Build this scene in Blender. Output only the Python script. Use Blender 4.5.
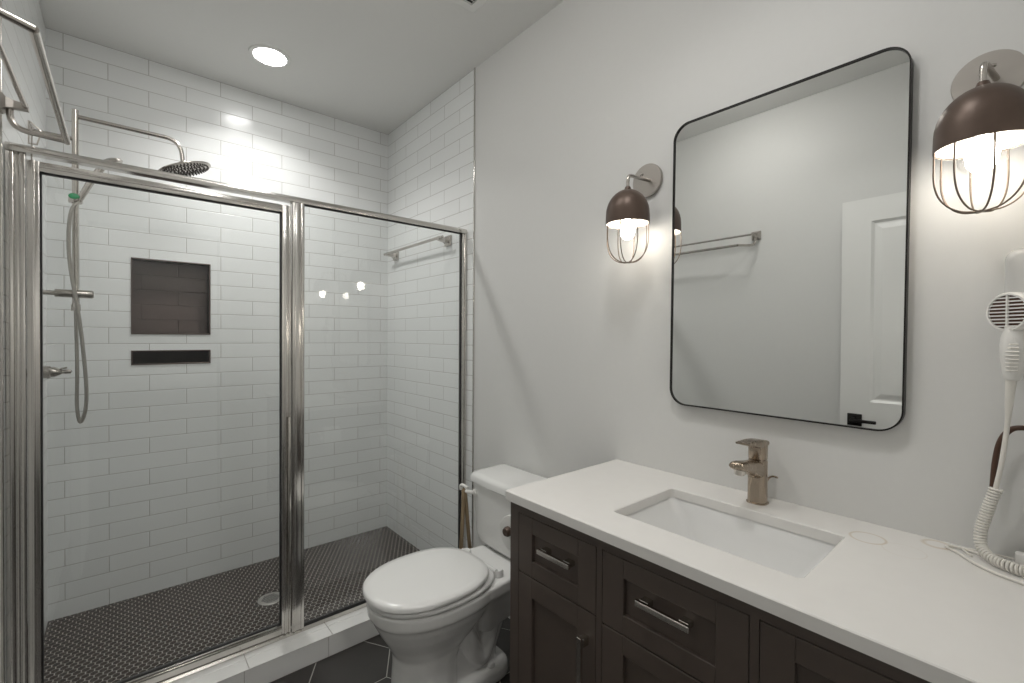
import bpy, bmesh, math, random
from mathutils import Vector, Matrix
random.seed(4)
C = bpy.context.scene
COL = C.collection
for o in list(bpy.data.objects): bpy.data.objects.remove(o)
PI = math.pi
# ------------------------------------------------------------------ camera, world, exposure
H = 1.31
def make_camera():
    yaw, pi_, ro = math.radians(40.425), math.radians(-.509), math.radians(-.3057)
    r = Vector((math.cos(yaw), -math.sin(yaw), 0)); d = Vector((math.sin(yaw), math.cos(yaw), 0)); z = Vector((0, 0, 1))
    F = d*math.cos(pi_) + z*math.sin(pi_); U = -d*math.sin(pi_) + z*math.cos(pi_)
    R3 = r*math.cos(ro) - U*math.sin(ro); U3 = r*math.sin(ro) + U*math.cos(ro)
    cam = bpy.data.cameras.new('camera'); cam.sensor_width = 36; cam.lens = 455.07/1024*36; cam.clip_start = .01
    o = bpy.data.objects.new('camera', cam); COL.objects.link(o)
    M = Matrix((R3, U3, -F)).transposed().to_4x4(); M.translation = (0, 0, H); o.matrix_world = M
    C.camera = o
make_camera()
w = bpy.data.worlds.new('world'); C.world = w; w.use_nodes = True
w.node_tree.nodes['Background'].inputs[0].default_value = (1.0, .98, .95, 1); w.node_tree.nodes['Background'].inputs[1].default_value = .3
C.view_settings.view_transform = 'Standard'; C.view_settings.look = 'None'; C.view_settings.gamma = 1
C.view_settings.use_curve_mapping = False; C.view_settings.exposure = 0.38
BULB, CAN, FILL_DOME, FILL_HALL = 19, 4.6, 15, 32  # last two: glow of the added fill globes
# room numbers (metres): x to the right wall, y into the shower
XL, XR, YB, YN, ZC = -.268, 1.378, 2.941, -.03, 2.697
YF, YT = 2.007, 1.922          # glass plane, edge of the wall tiles

# ------------------------------------------------------------------ helpers
def tag(o, label=None, cat=None, group=None, kind=None):
    if label: o['label'] = label
    if cat: o['category'] = cat
    if group: o['group'] = group
    if kind: o['kind'] = kind
    return o
def empty(name, loc, label=None, cat=None, group=None):
    o = bpy.data.objects.new(name, None); o.empty_display_size = .05; COL.objects.link(o); o.location = loc
    return tag(o, label, cat, group)
def world_loc(o):
    v = Vector((0, 0, 0))
    while o is not None: v = v + o.location; o = o.parent
    return v
def link(name, bm, m, parent=None, smooth=True, ang=40):
    me = bpy.data.meshes.new(name)
    bmesh.ops.recalc_face_normals(bm, faces=bm.faces[:])
    if parent is not None:
        bmesh.ops.translate(bm, vec=-world_loc(parent), verts=bm.verts[:])
    bm.to_mesh(me); bm.free()
    for mm in (m if isinstance(m, (list, tuple)) else [m]): me.materials.append(mm)
    if smooth:
        for p in me.polygons: p.use_smooth = True
        me.set_sharp_from_angle(angle=math.radians(ang))
    o = bpy.data.objects.new(name, me); COL.objects.link(o)
    if parent is not None: o.parent = parent
    return o
def recenter(o, loc):
    """move the origin of a single-mesh thing to loc"""
    o.data.transform(Matrix.Translation(-Vector(loc))); o.location = loc
    return o
def new(): return bmesh.new()
def box(bm, x0, x1, y0, y1, z0, z1, bev=0, seg=2):
    r = bmesh.ops.create_cube(bm, size=1)
    vs = r['verts']
    bmesh.ops.scale(bm, vec=(abs(x1-x0), abs(y1-y0), abs(z1-z0)), verts=vs)
    bmesh.ops.translate(bm, vec=((x0+x1)/2, (y0+y1)/2, (z0+z1)/2), verts=vs)
    if bev:
        es = list({e for v in vs for e in v.link_edges})
        bmesh.ops.bevel(bm, geom=es, offset=bev, segments=seg, affect='EDGES', profile=.5)
    return bm
def frame_of(d):
    d = d.normalized(); a = Vector((0, 0, 1)) if abs(d.z) < .9 else Vector((1, 0, 0))
    u = d.cross(a).normalized(); return u, d.cross(u).normalized()
def tube(bm, pts, r, n=12, caps=True, closed=False):
    pts = [Vector(p) for p in pts]; N = len(pts)
    rr = r if isinstance(r, (list, tuple)) else [r]*N
    rings = []; u = None
    for i, p in enumerate(pts):
        if closed: t = pts[(i+1) % N]-pts[i-1]
        else: t = pts[min(i+1, N-1)]-pts[max(i-1, 0)]
        t.normalize()
        if u is None: u, v = frame_of(t)
        else:
            u = (u-t*u.dot(t)).normalized(); v = t.cross(u)
        v = t.cross(u)
        rings.append([bm.verts.new(p+(u*math.cos(2*PI*k/n)+v*math.sin(2*PI*k/n))*rr[i]) for k in range(n)])
    M = N if closed else N-1
    for i in range(M):
        a, b = rings[i], rings[(i+1) % N]
        for k in range(n): bm.faces.new((a[k], a[(k+1) % n], b[(k+1) % n], b[k]))
    if caps and not closed: bm.faces.new(rings[0][::-1]); bm.faces.new(rings[-1])
    return bm
def arcpts(pts, r, n=8):
    """round the inner corners of a polyline"""
    pts = [Vector(p) for p in pts]; out = [pts[0]]
    for i in range(1, len(pts)-1):
        a, b, c = pts[i-1], pts[i], pts[i+1]
        d1 = (a-b).normalized(); d2 = (c-b).normalized()
        p1 = b+d1*r; p2 = b+d2*r
        for k in range(n+1):
            t = k/n; out.append(p1*(1-t)**2+b*2*t*(1-t)+p2*t*t)
    out.append(pts[-1]); return out
def smoothpts(pts, n=8):
    pts = [Vector(p) for p in pts]; P = [pts[0]]+pts+[pts[-1]]; out = []
    for i in range(1, len(P)-2):
        for k in range(n):
            t = k/n; a, b, c, d = P[i-1:i+3]
            out.append(.5*((2*b)+(c-a)*t+(2*a-5*b+4*c-d)*t*t+(-a+3*b-3*c+d)*t**3))
    out.append(pts[-1]); return out
def lathe(bm, prof, c, axis=(0, 0, 1), n=32, cap=True):
    """prof: (radius, height along axis)"""
    ax = Vector(axis).normalized(); u, v = frame_of(ax); c = Vector(c); rings = []
    for r, h in prof:
        if r < 1e-6: rings.append([bm.verts.new(c+ax*h)])
        else: rings.append([bm.verts.new(c+ax*h+(u*math.cos(2*PI*k/n)+v*math.sin(2*PI*k/n))*r) for k in range(n)])
    for a, b in zip(rings, rings[1:]):
        for k in range(n):
            k2 = (k+1) % n
            if len(a) == 1 and len(b) == 1: continue
            if len(a) == 1: bm.faces.new((a[0], b[k], b[k2]))
            elif len(b) == 1: bm.faces.new((a[k], a[k2], b[0]))
            else: bm.faces.new((a[k], a[k2], b[k2], b[k]))
    if cap:
        if len(rings[0]) > 1: bm.faces.new(rings[0][::-1])
        if len(rings[-1]) > 1: bm.faces.new(rings[-1])
    return bm
def loft(bm, rings, cap=True):
    R = [[bm.verts.new(Vector(p)) for p in ring] for ring in rings]; n = len(R[0])
    for a, b in zip(R, R[1:]):
        for k in range(n): bm.faces.new((a[k], a[(k+1) % n], b[(k+1) % n], b[k]))
    if cap: bm.faces.new(R[0][::-1]); bm.faces.new(R[-1])
    return bm
def rrect(w_, h_, r, n=8):
    pts = []
    for cx, cy, a0 in ((w_/2-r, h_/2-r, 0), (-w_/2+r, h_/2-r, 90), (-w_/2+r, -h_/2+r, 180), (w_/2-r, -h_/2+r, 270)):
        for k in range(n+1):
            a = math.radians(a0+90*k/n); pts.append((cx+r*math.cos(a), cy+r*math.sin(a)))
    return pts
def copy_tree(o, parent=None):
    c = o.copy(); COL.objects.link(c); c.parent = parent
    for ch in [x for x in o.children]: copy_tree(ch, c)
    return c

# ------------------------------------------------------------------ materials
def mat(name, col, rough=.5, metal=0, **kw):
    m = bpy.data.materials.new(name); m.use_nodes = True; nt = m.node_tree; b = nt.nodes['Principled BSDF']
    b.inputs['Base Color'].default_value = (*col, 1); b.inputs['Roughness'].default_value = rough; b.inputs['Metallic'].default_value = metal
    for k, v in kw.items(): b.inputs[k].default_value = v
    return m
def nodes(m): return m.node_tree.nodes, m.node_tree.links, m.node_tree.nodes['Principled BSDF']
def noise_var(m, scale=8, amt=.06, bump=0, stretch=None, rough=0, detail=4):
    N, L, b = nodes(m)
    tc = N.new('ShaderNodeTexCoord'); src = tc.outputs['Object']
    if stretch:
        mp = N.new('ShaderNodeMapping'); mp.inputs['Scale'].default_value = stretch; L.new(src, mp.inputs[0]); src = mp.outputs[0]
    nz = N.new('ShaderNodeTexNoise'); nz.inputs['Scale'].default_value = scale; nz.inputs['Detail'].default_value = detail; L.new(src, nz.inputs[0])
    if amt:
        c = b.inputs['Base Color'].default_value[:3]
        mx = N.new('ShaderNodeMix'); mx.data_type = 'RGBA'
        mx.inputs[6].default_value = (*[x*(1-amt) for x in c], 1); mx.inputs[7].default_value = (*[min(1, x*(1+amt)) for x in c], 1)
        L.new(nz.outputs[0], mx.inputs[0]); L.new(mx.outputs[2], b.inputs['Base Color'])
    if rough:
        r0 = b.inputs['Roughness'].default_value
        mr = N.new('ShaderNodeMapRange'); mr.inputs[3].default_value = r0-rough; mr.inputs[4].default_value = r0+rough
        L.new(nz.outputs[0], mr.inputs[0]); L.new(mr.outputs[0], b.inputs['Roughness'])
    if bump:
        bp = N.new('ShaderNodeBump'); bp.inputs['Strength'].default_value = bump; bp.inputs['Distance'].default_value = .002
        L.new(nz.outputs[0], bp.inputs['Height']); L.new(bp.outputs[0], b.inputs['Normal'])
    return m
def tile_mat(name, axis, phase, zphase=0.0):
    """glazed white 3 x 12 inch subway tile in running bond; axis = horizontal object axis of the wall"""
    m = mat(name, (.78, .79, .785), .2); N, L, b = nodes(m)
    tc = N.new('ShaderNodeTexCoord'); sp = N.new('ShaderNodeSeparateXYZ'); L.new(tc.outputs['Object'], sp.inputs[0])
    a = N.new('ShaderNodeMath'); a.operation = 'ADD'; a.inputs[1].default_value = phase; L.new(sp.outputs['XY'.index(axis)], a.inputs[0])
    zz = N.new('ShaderNodeMath'); zz.operation = 'ADD'; zz.inputs[1].default_value = zphase; L.new(sp.outputs[2], zz.inputs[0])
    cb = N.new('ShaderNodeCombineXYZ'); L.new(a.outputs[0], cb.inputs[0]); L.new(zz.outputs[0], cb.inputs[1])
    br = N.new('ShaderNodeTexBrick'); br.inputs['Scale'].default_value = 1; br.inputs['Brick Width'].default_value = .3075; br.inputs['Row Height'].default_value = .0793
    br.inputs['Mortar Size'].default_value = .0016; br.inputs['Mortar Smooth'].default_value = .25; br.offset = .5
    br.inputs['Color1'].default_value = (.84, .855, .85, 1); br.inputs['Color2'].default_value = (.81, .825, .82, 1); br.inputs['Mortar'].default_value = (.52, .51, .49, 1)
    L.new(cb.outputs[0], br.inputs[0]); L.new(br.outputs[0], b.inputs['Base Color'])
    # soft pillowed edge + slight glaze waviness
    b2 = N.new('ShaderNodeTexBrick'); b2.offset = .5
    for k, v in (('Scale', 1), ('Brick Width', .3075), ('Row Height', .0793), ('Mortar Size', .003), ('Mortar Smooth', 1.0)): b2.inputs[k].default_value = v
    L.new(cb.outputs[0], b2.inputs[0])
    inv = N.new('ShaderNodeMath'); inv.operation = 'MULTIPLY'; inv.inputs[1].default_value = -1; L.new(b2.outputs['Fac'], inv.inputs[0])
    nz = N.new('ShaderNodeTexNoise'); nz.inputs['Scale'].default_value = 9; nz.inputs['Detail'].default_value = 1; L.new(tc.outputs['Object'], nz.inputs[0])
    nm = N.new('ShaderNodeMath'); nm.operation = 'MULTIPLY_ADD'; nm.inputs[1].default_value = .5; L.new(nz.outputs[0], nm.inputs[0]); L.new(inv.outputs[0], nm.inputs[2])
    bp = N.new('ShaderNodeBump'); bp.inputs['Strength'].default_value = .55; bp.inputs['Distance'].default_value = .0016
    L.new(nm.outputs[0], bp.inputs['Height']); L.new(bp.outputs[0], b.inputs['Normal'])
    return m
M_PAINT = noise_var(mat('wall_paint', (.715, .715, .70), .55), 60, .012, .08)
M_CEIL = noise_var(mat('ceiling_paint', (.82, .82, .80), .8), 60, .012, .05)
M_TRIMW = mat('white_trim', (.82, .82, .80), .4)
M_TILE_X = tile_mat('subway_tile_back', 'X', .3075*2+.212-.15375+.15375)
M_TILE_Y = tile_mat('subway_tile_side', 'Y', .09)
M_CURB = noise_var(mat('curb_tile', (.80, .80, .785), .2), 5, .02)
M_GROUT = noise_var(mat('grout', (.40, .375, .345), .8), 90, .1)
M_HEXS = noise_var(mat('mosaic_tile', (.046, .036, .031), .24), 70, .45, 0, None, .08)
M_HEXL = noise_var(mat('floor_tile', (.042, .038, .036), .42), 12, .2, .05, None, .08)
M_GROUTL = mat('floor_grout', (.46, .45, .42), .8)
M_NICHE = noise_var(mat('niche_tile', (.105, .078, .070), .3), 20, .2)
M_NTRIM = mat('niche_edge', (.12, .09, .08), .3, .7)
M_NICKEL = noise_var(mat('brushed_nickel', (.52, .49, .455), .24, 1), 30, .05, 0, (1, 1, .05), .04)
M_FRAME = mat('frame_nickel', (.64, .62, .59), .18, 1)
M_CHROME = mat('polished_nickel', (.62, .59, .55), .12, 1)
M_PLATE = noise_var(mat('satin_nickel_plate', (.46, .43, .40), .38, 1), 40, .05, 0, (1, .05, 1), .05)
M_FAUCET = noise_var(mat('faucet_nickel', (.43, .36, .29), .27, 1), 60, .06, 0, (1, 1, .08), .05)
M_GASKET = mat('black_gasket', (.02, .02, .02), .5)
M_PORC = mat('porcelain', (.80, .80, .785), .1, 0)
M_SEAT = mat('seat_plastic', (.80, .80, .785), .22)
M_SINK = mat('sink_ceramic', (.80, .80, .79), .12)
M_CAB = noise_var(mat('espresso_paint', (.090, .070, .059), .36), 20, .08)
M_CABIN = mat('cabinet_dark', (.02, .017, .015), .6)
M_MIRROR = mat('mirror_silver', (.86, .875, .865), .003, 1)
M_BLACK = mat('black_metal', (.02, .018, .017), .4, .6)
M_BRONZE = noise_var(mat('bronze_shade', (.105, .072, .056), .42, .4), 80, .1, .03)
M_WIRE = mat('cage_wire', (.16, .125, .10), .35, .8)
M_INNER = mat('shade_lining', (.85, .83, .78), .5)
M_DOOR = mat('door_paint', (.82, .82, .80), .42)
M_PLASTIC = mat('white_plastic', (.80, .79, .76), .3)
M_IVORY = mat('ivory_plastic', (.80, .775, .72), .35)
M_GREY = mat('pale_grey_plastic', (.62, .62, .61), .2)
M_SLOT = mat('grille_slot', (.10, .045, .03), .5)
M_PAPER = noise_var(mat('tissue', (.80, .80, .78), .9), 60, .03, .1)
M_GREEN = mat('green_badge', (.02, .33, .13), .35)
M_RUBBER = mat('rubber_nub', (.05, .045, .04), .6)
M_HOSE = noise_var(mat('metal_hose', (.42, .40, .37), .35, 1), 300, .2, .3)
M_BRASS = noise_var(mat('beige_hose', (.36, .27, .17), .35, .5), 60, .15)
M_STRAP = mat('brown_cord', (.075, .035, .02), .5)
M_DRAIN = mat('drain_steel', (.70, .68, .65), .35, 1)
def quartz():
    m = noise_var(mat('white_quartz', (.78, .765, .74), .22), 25, .02); N, L, b = nodes(m)
    old = b.inputs['Base Color'].links[0].from_socket
    tc = N.new('ShaderNodeTexCoord'); last = old
    nz = N.new('ShaderNodeTexNoise'); nz.inputs['Scale'].default_value = 14; L.new(tc.outputs['Object'], nz.inputs[0])
    # three faint tea-coloured rings left on the stone: (x, y, radius, width)
    for (x, y, r, wd, st) in ((1.268, .255, .032, .0040, 1.0), (1.345, .150, .022, .007, 1.1), (1.25, .19, .036, .002, .3)):
        vs = N.new('ShaderNodeVectorMath'); vs.operation = 'SUBTRACT'; vs.inputs[1].default_value = (x-1.11, y-.5, .026); L.new(tc.outputs['Object'], vs.inputs[0])
        ln = N.new('ShaderNodeVectorMath'); ln.operation = 'LENGTH'; L.new(vs.outputs[0], ln.inputs[0])
        s = N.new('ShaderNodeMath'); s.operation = 'SUBTRACT'; s.inputs[1].default_value = r; L.new(ln.outputs['Value'], s.inputs[0])
        ab = N.new('ShaderNodeMath'); ab.operation = 'ABSOLUTE'; L.new(s.outputs[0], ab.inputs[0])
        mr = N.new('ShaderNodeMapRange'); mr.inputs[1].default_value = 0; mr.inputs[2].default_value = wd; mr.inputs[3].default_value = st; mr.inputs[4].default_value = 0; L.new(ab.outputs[0], mr.inputs[0])
        mm = N.new('ShaderNodeMath'); mm.operation = 'MULTIPLY'; L.new(mr.outputs[0], mm.inputs[0]); L.new(nz.outputs[0], mm.inputs[1])
        mx = N.new('ShaderNodeMix'); mx.data_type = 'RGBA'; mx.inputs[7].default_value = (.52, .40, .25, 1)
        L.new(mm.outputs[0], mx.inputs[0]); L.new(last, mx.inputs[6]); last = mx.outputs[2]
    L.new(last, b.inputs['Base Color']); return m
M_QUARTZ = quartz()
def glass_mat(name, tint, refl=1.0, ior=1.5):
    m = bpy.data.materials.new(name); m.use_nodes = True; N, L = m.node_tree.nodes, m.node_tree.links
    N.remove(N['Principled BSDF']); out = N['Material Output']
    t = N.new('ShaderNodeBsdfTransparent'); t.inputs[0].default_value = (*tint, 1)
    g = N.new('ShaderNodeBsdfGlossy'); g.inputs['Roughness'].default_value = .004; g.inputs[0].default_value = (refl, refl, refl, 1)
    f = N.new('ShaderNodeFresnel'); f.inputs[0].default_value = ior
    geo = N.new('ShaderNodeNewGeometry')
    # same reflectance on the inner face of the pane as on the outer one
    ff = N.new('ShaderNodeMix'); ff.data_type = 'FLOAT'; f2 = N.new('ShaderNodeFresnel'); f2.inputs[0].default_value = ior
    L.new(f.outputs[0], ff.inputs[2]); ff.inputs[3].default_value = 0.0; L.new(geo.outputs['Backfacing'], ff.inputs[0])
    mx = N.new('ShaderNodeMixShader'); L.new(ff.outputs[0], mx.inputs[0]); L.new(t.outputs[0], mx.inputs[1]); L.new(g.outputs[0], mx.inputs[2]); L.new(mx.outputs[0], out.inputs[0])
    return m
M_GLASS = glass_mat('shower_glass', (.985, .993, .99), 1.0, 1.6)
M_BULBG = glass_mat('bulb_glass', (.97, .97, .97), 1.0, 1.45)
def emit(name, col, s):
    m = bpy.data.materials.new(name); m.use_nodes = True; b = m.node_tree.nodes['Principled BSDF']
    b.inputs['Base Color'].default_value = (.8, .8, .8, 1); b.inputs['Emission Color'].default_value = (*col, 1); b.inputs['Emission Strength'].default_value = s
    return m
M_BULB = emit('lit_filament', (1, .93, .83), BULB)
M_CAN = emit('lit_diffuser', (1, .99, .97), 26)

# ------------------------------------------------------------------ room shell
def struct(name, bm, m, parent=None, **k):
    o = link(name, bm, m, parent, **k)
    if parent is None: o['kind'] = 'structure'
    return o
# large hexagon floor: tiles and grout in one surface
def clip_poly(poly, x0, x1, y0, y1):
    for ax, lim, sgn in ((0, x0, 1), (0, x1, -1), (1, y0, 1), (1, y1, -1)):
        out = []
        for i in range(len(poly)):
            a, b = poly[i-1], poly[i]
            ia, ib = sgn*(a[ax]-lim) >= 0, sgn*(b[ax]-lim) >= 0
            if ia != ib:
                t = (lim-a[ax])/(b[ax]-a[ax]); out.append((a[0]+(b[0]-a[0])*t, a[1]+(b[1]-a[1])*t))
            if ib: out.append(b)
        poly = out
        if len(poly) < 3: return []
    return poly
def area(p): return abs(sum(p[i-1][0]*p[i][1]-p[i][0]*p[i-1][1] for i in range(len(p))))/2
def hex_field(bm, a, gap, vx, vy, x0, x1, y0, y1, ztop, zgrout, flat, bev):
    """regular hexagons of pitch a (edge length); flat=True: edges at 0 and +-60 degrees"""
    ra = a-gap/math.sqrt(3)
    f1 = []
    for i in range(-120, 120):
        for j in range(-120, 120):
            if flat: cx = vx+1.5*a*i; cy = vy+math.sqrt(3)*a*(j+(i % 2)/2); rot = 0
            else: cy = vy+1.5*a*i; cx = vx+math.sqrt(3)*a*(j+(i % 2)/2); rot = 30
            if cx < x0-a or cx > x1+a or cy < y0-a or cy > y1+a: continue
            P = [(cx+ra*math.cos(math.radians(60*k+rot)), cy+ra*math.sin(math.radians(60*k+rot))) for k in range(6)]
            P = clip_poly(P, x0, x1, y0, y1)
            if len(P) < 3 or area(P) < .02*a*a: continue
            mx = sum(p[0] for p in P)/len(P); my = sum(p[1] for p in P)/len(P)
            tilt = random.uniform(-1, 1)*bev*.35
            lo = [bm.verts.new((p[0], p[1], zgrout-.0005)) for p in P]
            mid = [bm.verts.new((p[0], p[1], ztop-bev)) for p in P]
            s = max(0, 1-bev*1.4/ra)
            top = [bm.verts.new((mx+(p[0]-mx)*s, my+(p[1]-my)*s, ztop+tilt*(p[0]-mx)/ra)) for p in P]
            n = len(P)
            for k in range(n):
                k2 = (k+1) % n
                bm.faces.new((lo[k], lo[k2], mid[k2], mid[k])); bm.faces.new((mid[k], mid[k2], top[k2], top[k]))
            bm.faces.new(top)
    for f in bm.faces: f.material_index = 0
    before = set(bm.faces)
    box(bm, x0, x1, y0, y1, zgrout-.03, zgrout)
    for f in bm.faces:
        if f not in before: f.material_index = 1
    return bm
a = .1645
bm = new(); hex_field(bm, a, .004, .849-a, 1.778, XL, XR, -.6, 1.89, 0, -.0012, True, .0008)
struct('floor', bm, [M_HEXL, M_GROUTL], smooth=False)
bm = new(); hex_field(bm, .0150, .0030, .0, 2.4, XL, XR, 2.05, YB, .003, .0014, False, .0012)
o = struct('floor_shower', bm, [M_HEXS, M_GROUT], smooth=False)
# ceiling
bm = new(); box(bm, XL-.1, XR+.1, YN-.12, YB+.15, ZC, ZC+.1); struct('ceiling', bm, M_CEIL, smooth=False)
# right wall: painted part and tiled part
bm = new(); box(bm, XR, XR+.1, YN-.12, YT, -.03, ZC)
box(bm, XR, XR+.1, YT, YB+.15, -.03, ZC)
for f in bm.faces: f.material_index = 1 if f.calc_center_median().y > YT+.001 else 0
struct('wall_right', bm, [M_PAINT, M_TILE_Y], smooth=False)
bm = new(); box(bm, XL-.1, XL, YN-.12, YT, -.03, ZC); box(bm, XL-.1, XL, YT, YB+.15, -.03, ZC)
for f in bm.faces: f.material_index = 1 if f.calc_center_median().y > YT+.001 else 0
struct('wall_left', bm, [M_PAINT, M_TILE_Y], smooth=False)
# back wall with two niche openings
NX0, NX1 = .025, .356
NZ = [(1.316, 1.697), (1.162, 1.235)]
bm = new()
xs = [XL, NX0, NX1, XR]; zs = [-.03, NZ[1][0], NZ[1][1], NZ[0][0], NZ[0][1], ZC]
for i in range(3):
    for k in range(5):
        if i == 1 and k in (1, 3): continue
        box(bm, xs[i], xs[i+1], YB, YB+.12, zs[k], zs[k+1])
bmesh.ops.remove_doubles(bm, verts=bm.verts[:], dist=1e-5)
struct('wall_back', bm, M_TILE_X, smooth=False)
# near wall with the doorway the photographer stands in
bm = new(); DX0, DX1 = -.235, .545
box(bm, XL, DX0, YN-.12, YN, -.03, ZC); box(bm, DX1, XR, YN-.12, YN, -.03, ZC); box(bm, DX0, DX1, YN-.12, YN, 2.05, ZC)
struct('wall_near', bm, M_PAINT, smooth=False)
# the dim hallway behind the doorway
bm = new(); box(bm, XL-.5, DX1+.6, -1.75, -1.65, -.03, ZC); struct('wall_hallway', bm, M_PAINT, smooth=False)
bm = new(); box(bm, XL-.6, XL-.5, -1.75, YN-.12, -.03, ZC); struct('wall_hallway_left', bm, M_PAINT, smooth=False)
bm = new(); box(bm, DX1+.6, DX1+.7, -1.75, YN-.12, -.03, ZC); struct('wall_hallway_right', bm, M_PAINT, smooth=False)
bm = new(); box(bm, XL-.6, DX1+.7, -1.75, YN-.12, ZC, ZC+.1); struct('ceiling_hallway', bm, M_CEIL, smooth=False)
bm = new(); box(bm, XL-.6, DX1+.7, -1.75, -.6, -.03, 0); struct('floor_hallway', bm, M_HEXL, smooth=False)
for nm, x0, x1, z0, z1 in (('trim_3', DX0-.03, DX0, 0, 2.05), ('trim_4', DX1, DX1+.07, 0, 2.12), ('trim_5', DX0-.03, DX1, 2.05, 2.12)):
    bm = new(); box(bm, x0, x1, YN+.0005, YN+.014, z0, z1, .002); struct(nm, bm, M_TRIMW)
# baseboards
def baseboard(name, x0, x1, y0, y1):
    bm = new(); box(bm, x0, x1, y0, y1, 0, .115); 
    box(bm, x0+(.004 if x1 == XR else 0), x1-(.004 if x0 == XL else 0), y0, y1, .115, .130, .002)
    struct(name, bm, M_TRIMW)
baseboard('baseboard_right', XR-.014, XR, 1.018, 1.888)
baseboard('baseboard_left', XL, XL+.014, .78, 1.888)
# metal tile edge strips
for nm, x0, x1 in (('trim_1', XR-.006, XR), ('trim_2', XL, XL+.006)):
    bm = new(); box(bm, x0, x1, YT-.005, YT+.004, .132, ZC, .0015); struct(nm, bm, M_FRAME)
# the open bathroom door standing along the left wall
door = empty('door_1', (XL+.03, -.02, 0)); door['kind'] = 'structure'
bm = new(); dx0, dx1 = XL+.055, XL+.09; dy0, dy1 = .0, .706
box(bm, dx0, dx1-.010, dy0, dy1, .012, 2.03)
ys = [dy0, dy0+.105, .3125, .4095, dy1-.124, dy1]; zz = [.012, .22, .78, .990, 1.912, 2.03]
for i in range(5):
    for k in range(5):
        if i in (1, 3) and k in (1, 3): continue
        box(bm, dx1-.012, dx1, ys[i], ys[i+1], zz[k], zz[k+1])
bmesh.ops.remove_doubles(bm, verts=bm.verts[:], dist=1e-5)
for i in (1, 3):
    for k in (1, 3):
        y0, y1, z0, z1 = ys[i], ys[i+1], zz[k], zz[k+1]
        R = []
        for ins, x in ((0, dx1-.001), (.012, dx1-.009), (.020, dx1-.009), (.045, dx1-.003), (.046, dx1-.003)):
            R.append([(x, y0+ins, z0+ins), (x, y1-ins, z0+ins), (x, y1-ins, z1-ins), (x, y0+ins, z1-ins)])
        Rv = [[bm.verts.new(p) for p in r] for r in R]
        for a_, b_ in zip(Rv, Rv[1:]):
            for q in range(4): bm.faces.new((a_[q], a_[(q+1) % 4], b_[(q+1) % 4], b_[q]))
        bm.faces.new(Rv[-1])
link('door_leaf', bm, M_DOOR, door, smooth=False)
bm = new(); box(bm, dx1, dx1+.009, .611, .673, .862, .924, .003)
tube(bm, [(dx1+.009, .642, .893), (dx1+.045, .642, .893)], .011, 16)
hd = link('door_handle', bm, M_BLACK, door)
bm = new(); box(bm, dx1+.038, dx1+.052, .545, .654, .885, .901, .004); lv = link('lever', bm, M_BLACK, hd)

# ------------------------------------------------------------------ niches
def niche(z0, z1, label):
    t = empty('shower_niche', ((NX0+NX1)/2, YB, z0), label, 'niche', None)
    bm = new(); d = .088
    v = lambda *p: bm.verts.new(p)
    e = .0005
    x0, x1, a0, a1 = NX0+e, NX1-e, z0+e, z1-e
    F = [v(x0, YB, a0), v(x1, YB, a0), v(x1, YB, a1), v(x0, YB, a1)]; B = [v(x0, YB+d, a0), v(x1, YB+d, a0), v(x1, YB+d, a1), v(x0, YB+d, a1)]
    for k in range(4): bm.faces.new((F[k], F[(k+1) % 4], B[(k+1) % 4], B[k]))
    bm.faces.new(B)
    g = bmesh.ops.solidify(bm, geom=bm.faces[:], thickness=-.003)
    link('niche_lining', bm, M_NICHE, t, smooth=False)
    # square metal edge
    bm = new(); w_ = .006
    for bx in ((NX0, NX1, z0, z0+w_), (NX0, NX1, z1-w_, z1), (NX0, NX0+w_, z0+w_, z1-w_), (NX1-w_, NX1, z0+w_, z1-w_)):
        box(bm, bx[0], bx[1], YB-.004, YB+.012, bx[2], bx[3], .001, 1)
    link('edge_trim', bm, M_NTRIM, t, smooth=False)
    if z1-z0 > .2:
        bm = new()   # tile courses on the recessed back: raised dark tiles with open joints
        zc = [z0+.006, z0+.078, z0+.154, z0+.23, z0+.306, z1-.006]
        for q, (p0, p1) in enumerate(zip(zc, zc[1:])):
            cut = [NX0+.006, NX0+(.04 if q % 2 else .195), NX1-.006]
            for c0, c1 in zip(cut, cut[1:]): box(bm, c0+.0008, c1-.0008, YB+d-.006, YB+d-.001, p0+.0008, p1-.0008, .0008, 1)
        link('back_tile', bm, M_NICHE, t, smooth=False)
niche(*NZ[0], 'large square dark brown niche recessed in the white tiled shower wall')
niche(*NZ[1], 'thin slot-like dark brown niche directly under the large square niche')

# ------------------------------------------------------------------ shower curb
curb = empty('shower_curb', ((XL+XR)/2, 1.97, 0), 'low curb of white tiles along the front of the shower', 'curb')
bm = new(); box(bm, XL, XR, 1.8925, 2.0475, -.02, .0835); link('core', bm, M_GROUT, curb, smooth=False)
bm = new(); x = .333-.302*3
while x < XR:
    a0, a1 = max(x, XL), min(x+.300, XR)
    if a1-a0 > .01: box(bm, a0, a1, 1.8905, 1.8925, 0.001, .0835, 0)
    x += .302
link('face_tile', bm, M_CURB, curb, smooth=False)
bm = new(); x = .349-.302*3
while x < XR:
    a0, a1 = max(x, XL), min(x+.300, XR)
    if a1-a0 > .01:
        box(bm, a0, a1, 1.888, 1.955, .0835, .086, .001, 1); box(bm, a0, a1, 1.9565, 2.05, .0835, .086, .001, 1)
    x += .302
link('top_tile', bm, M_CURB, curb, smooth=False)

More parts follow.
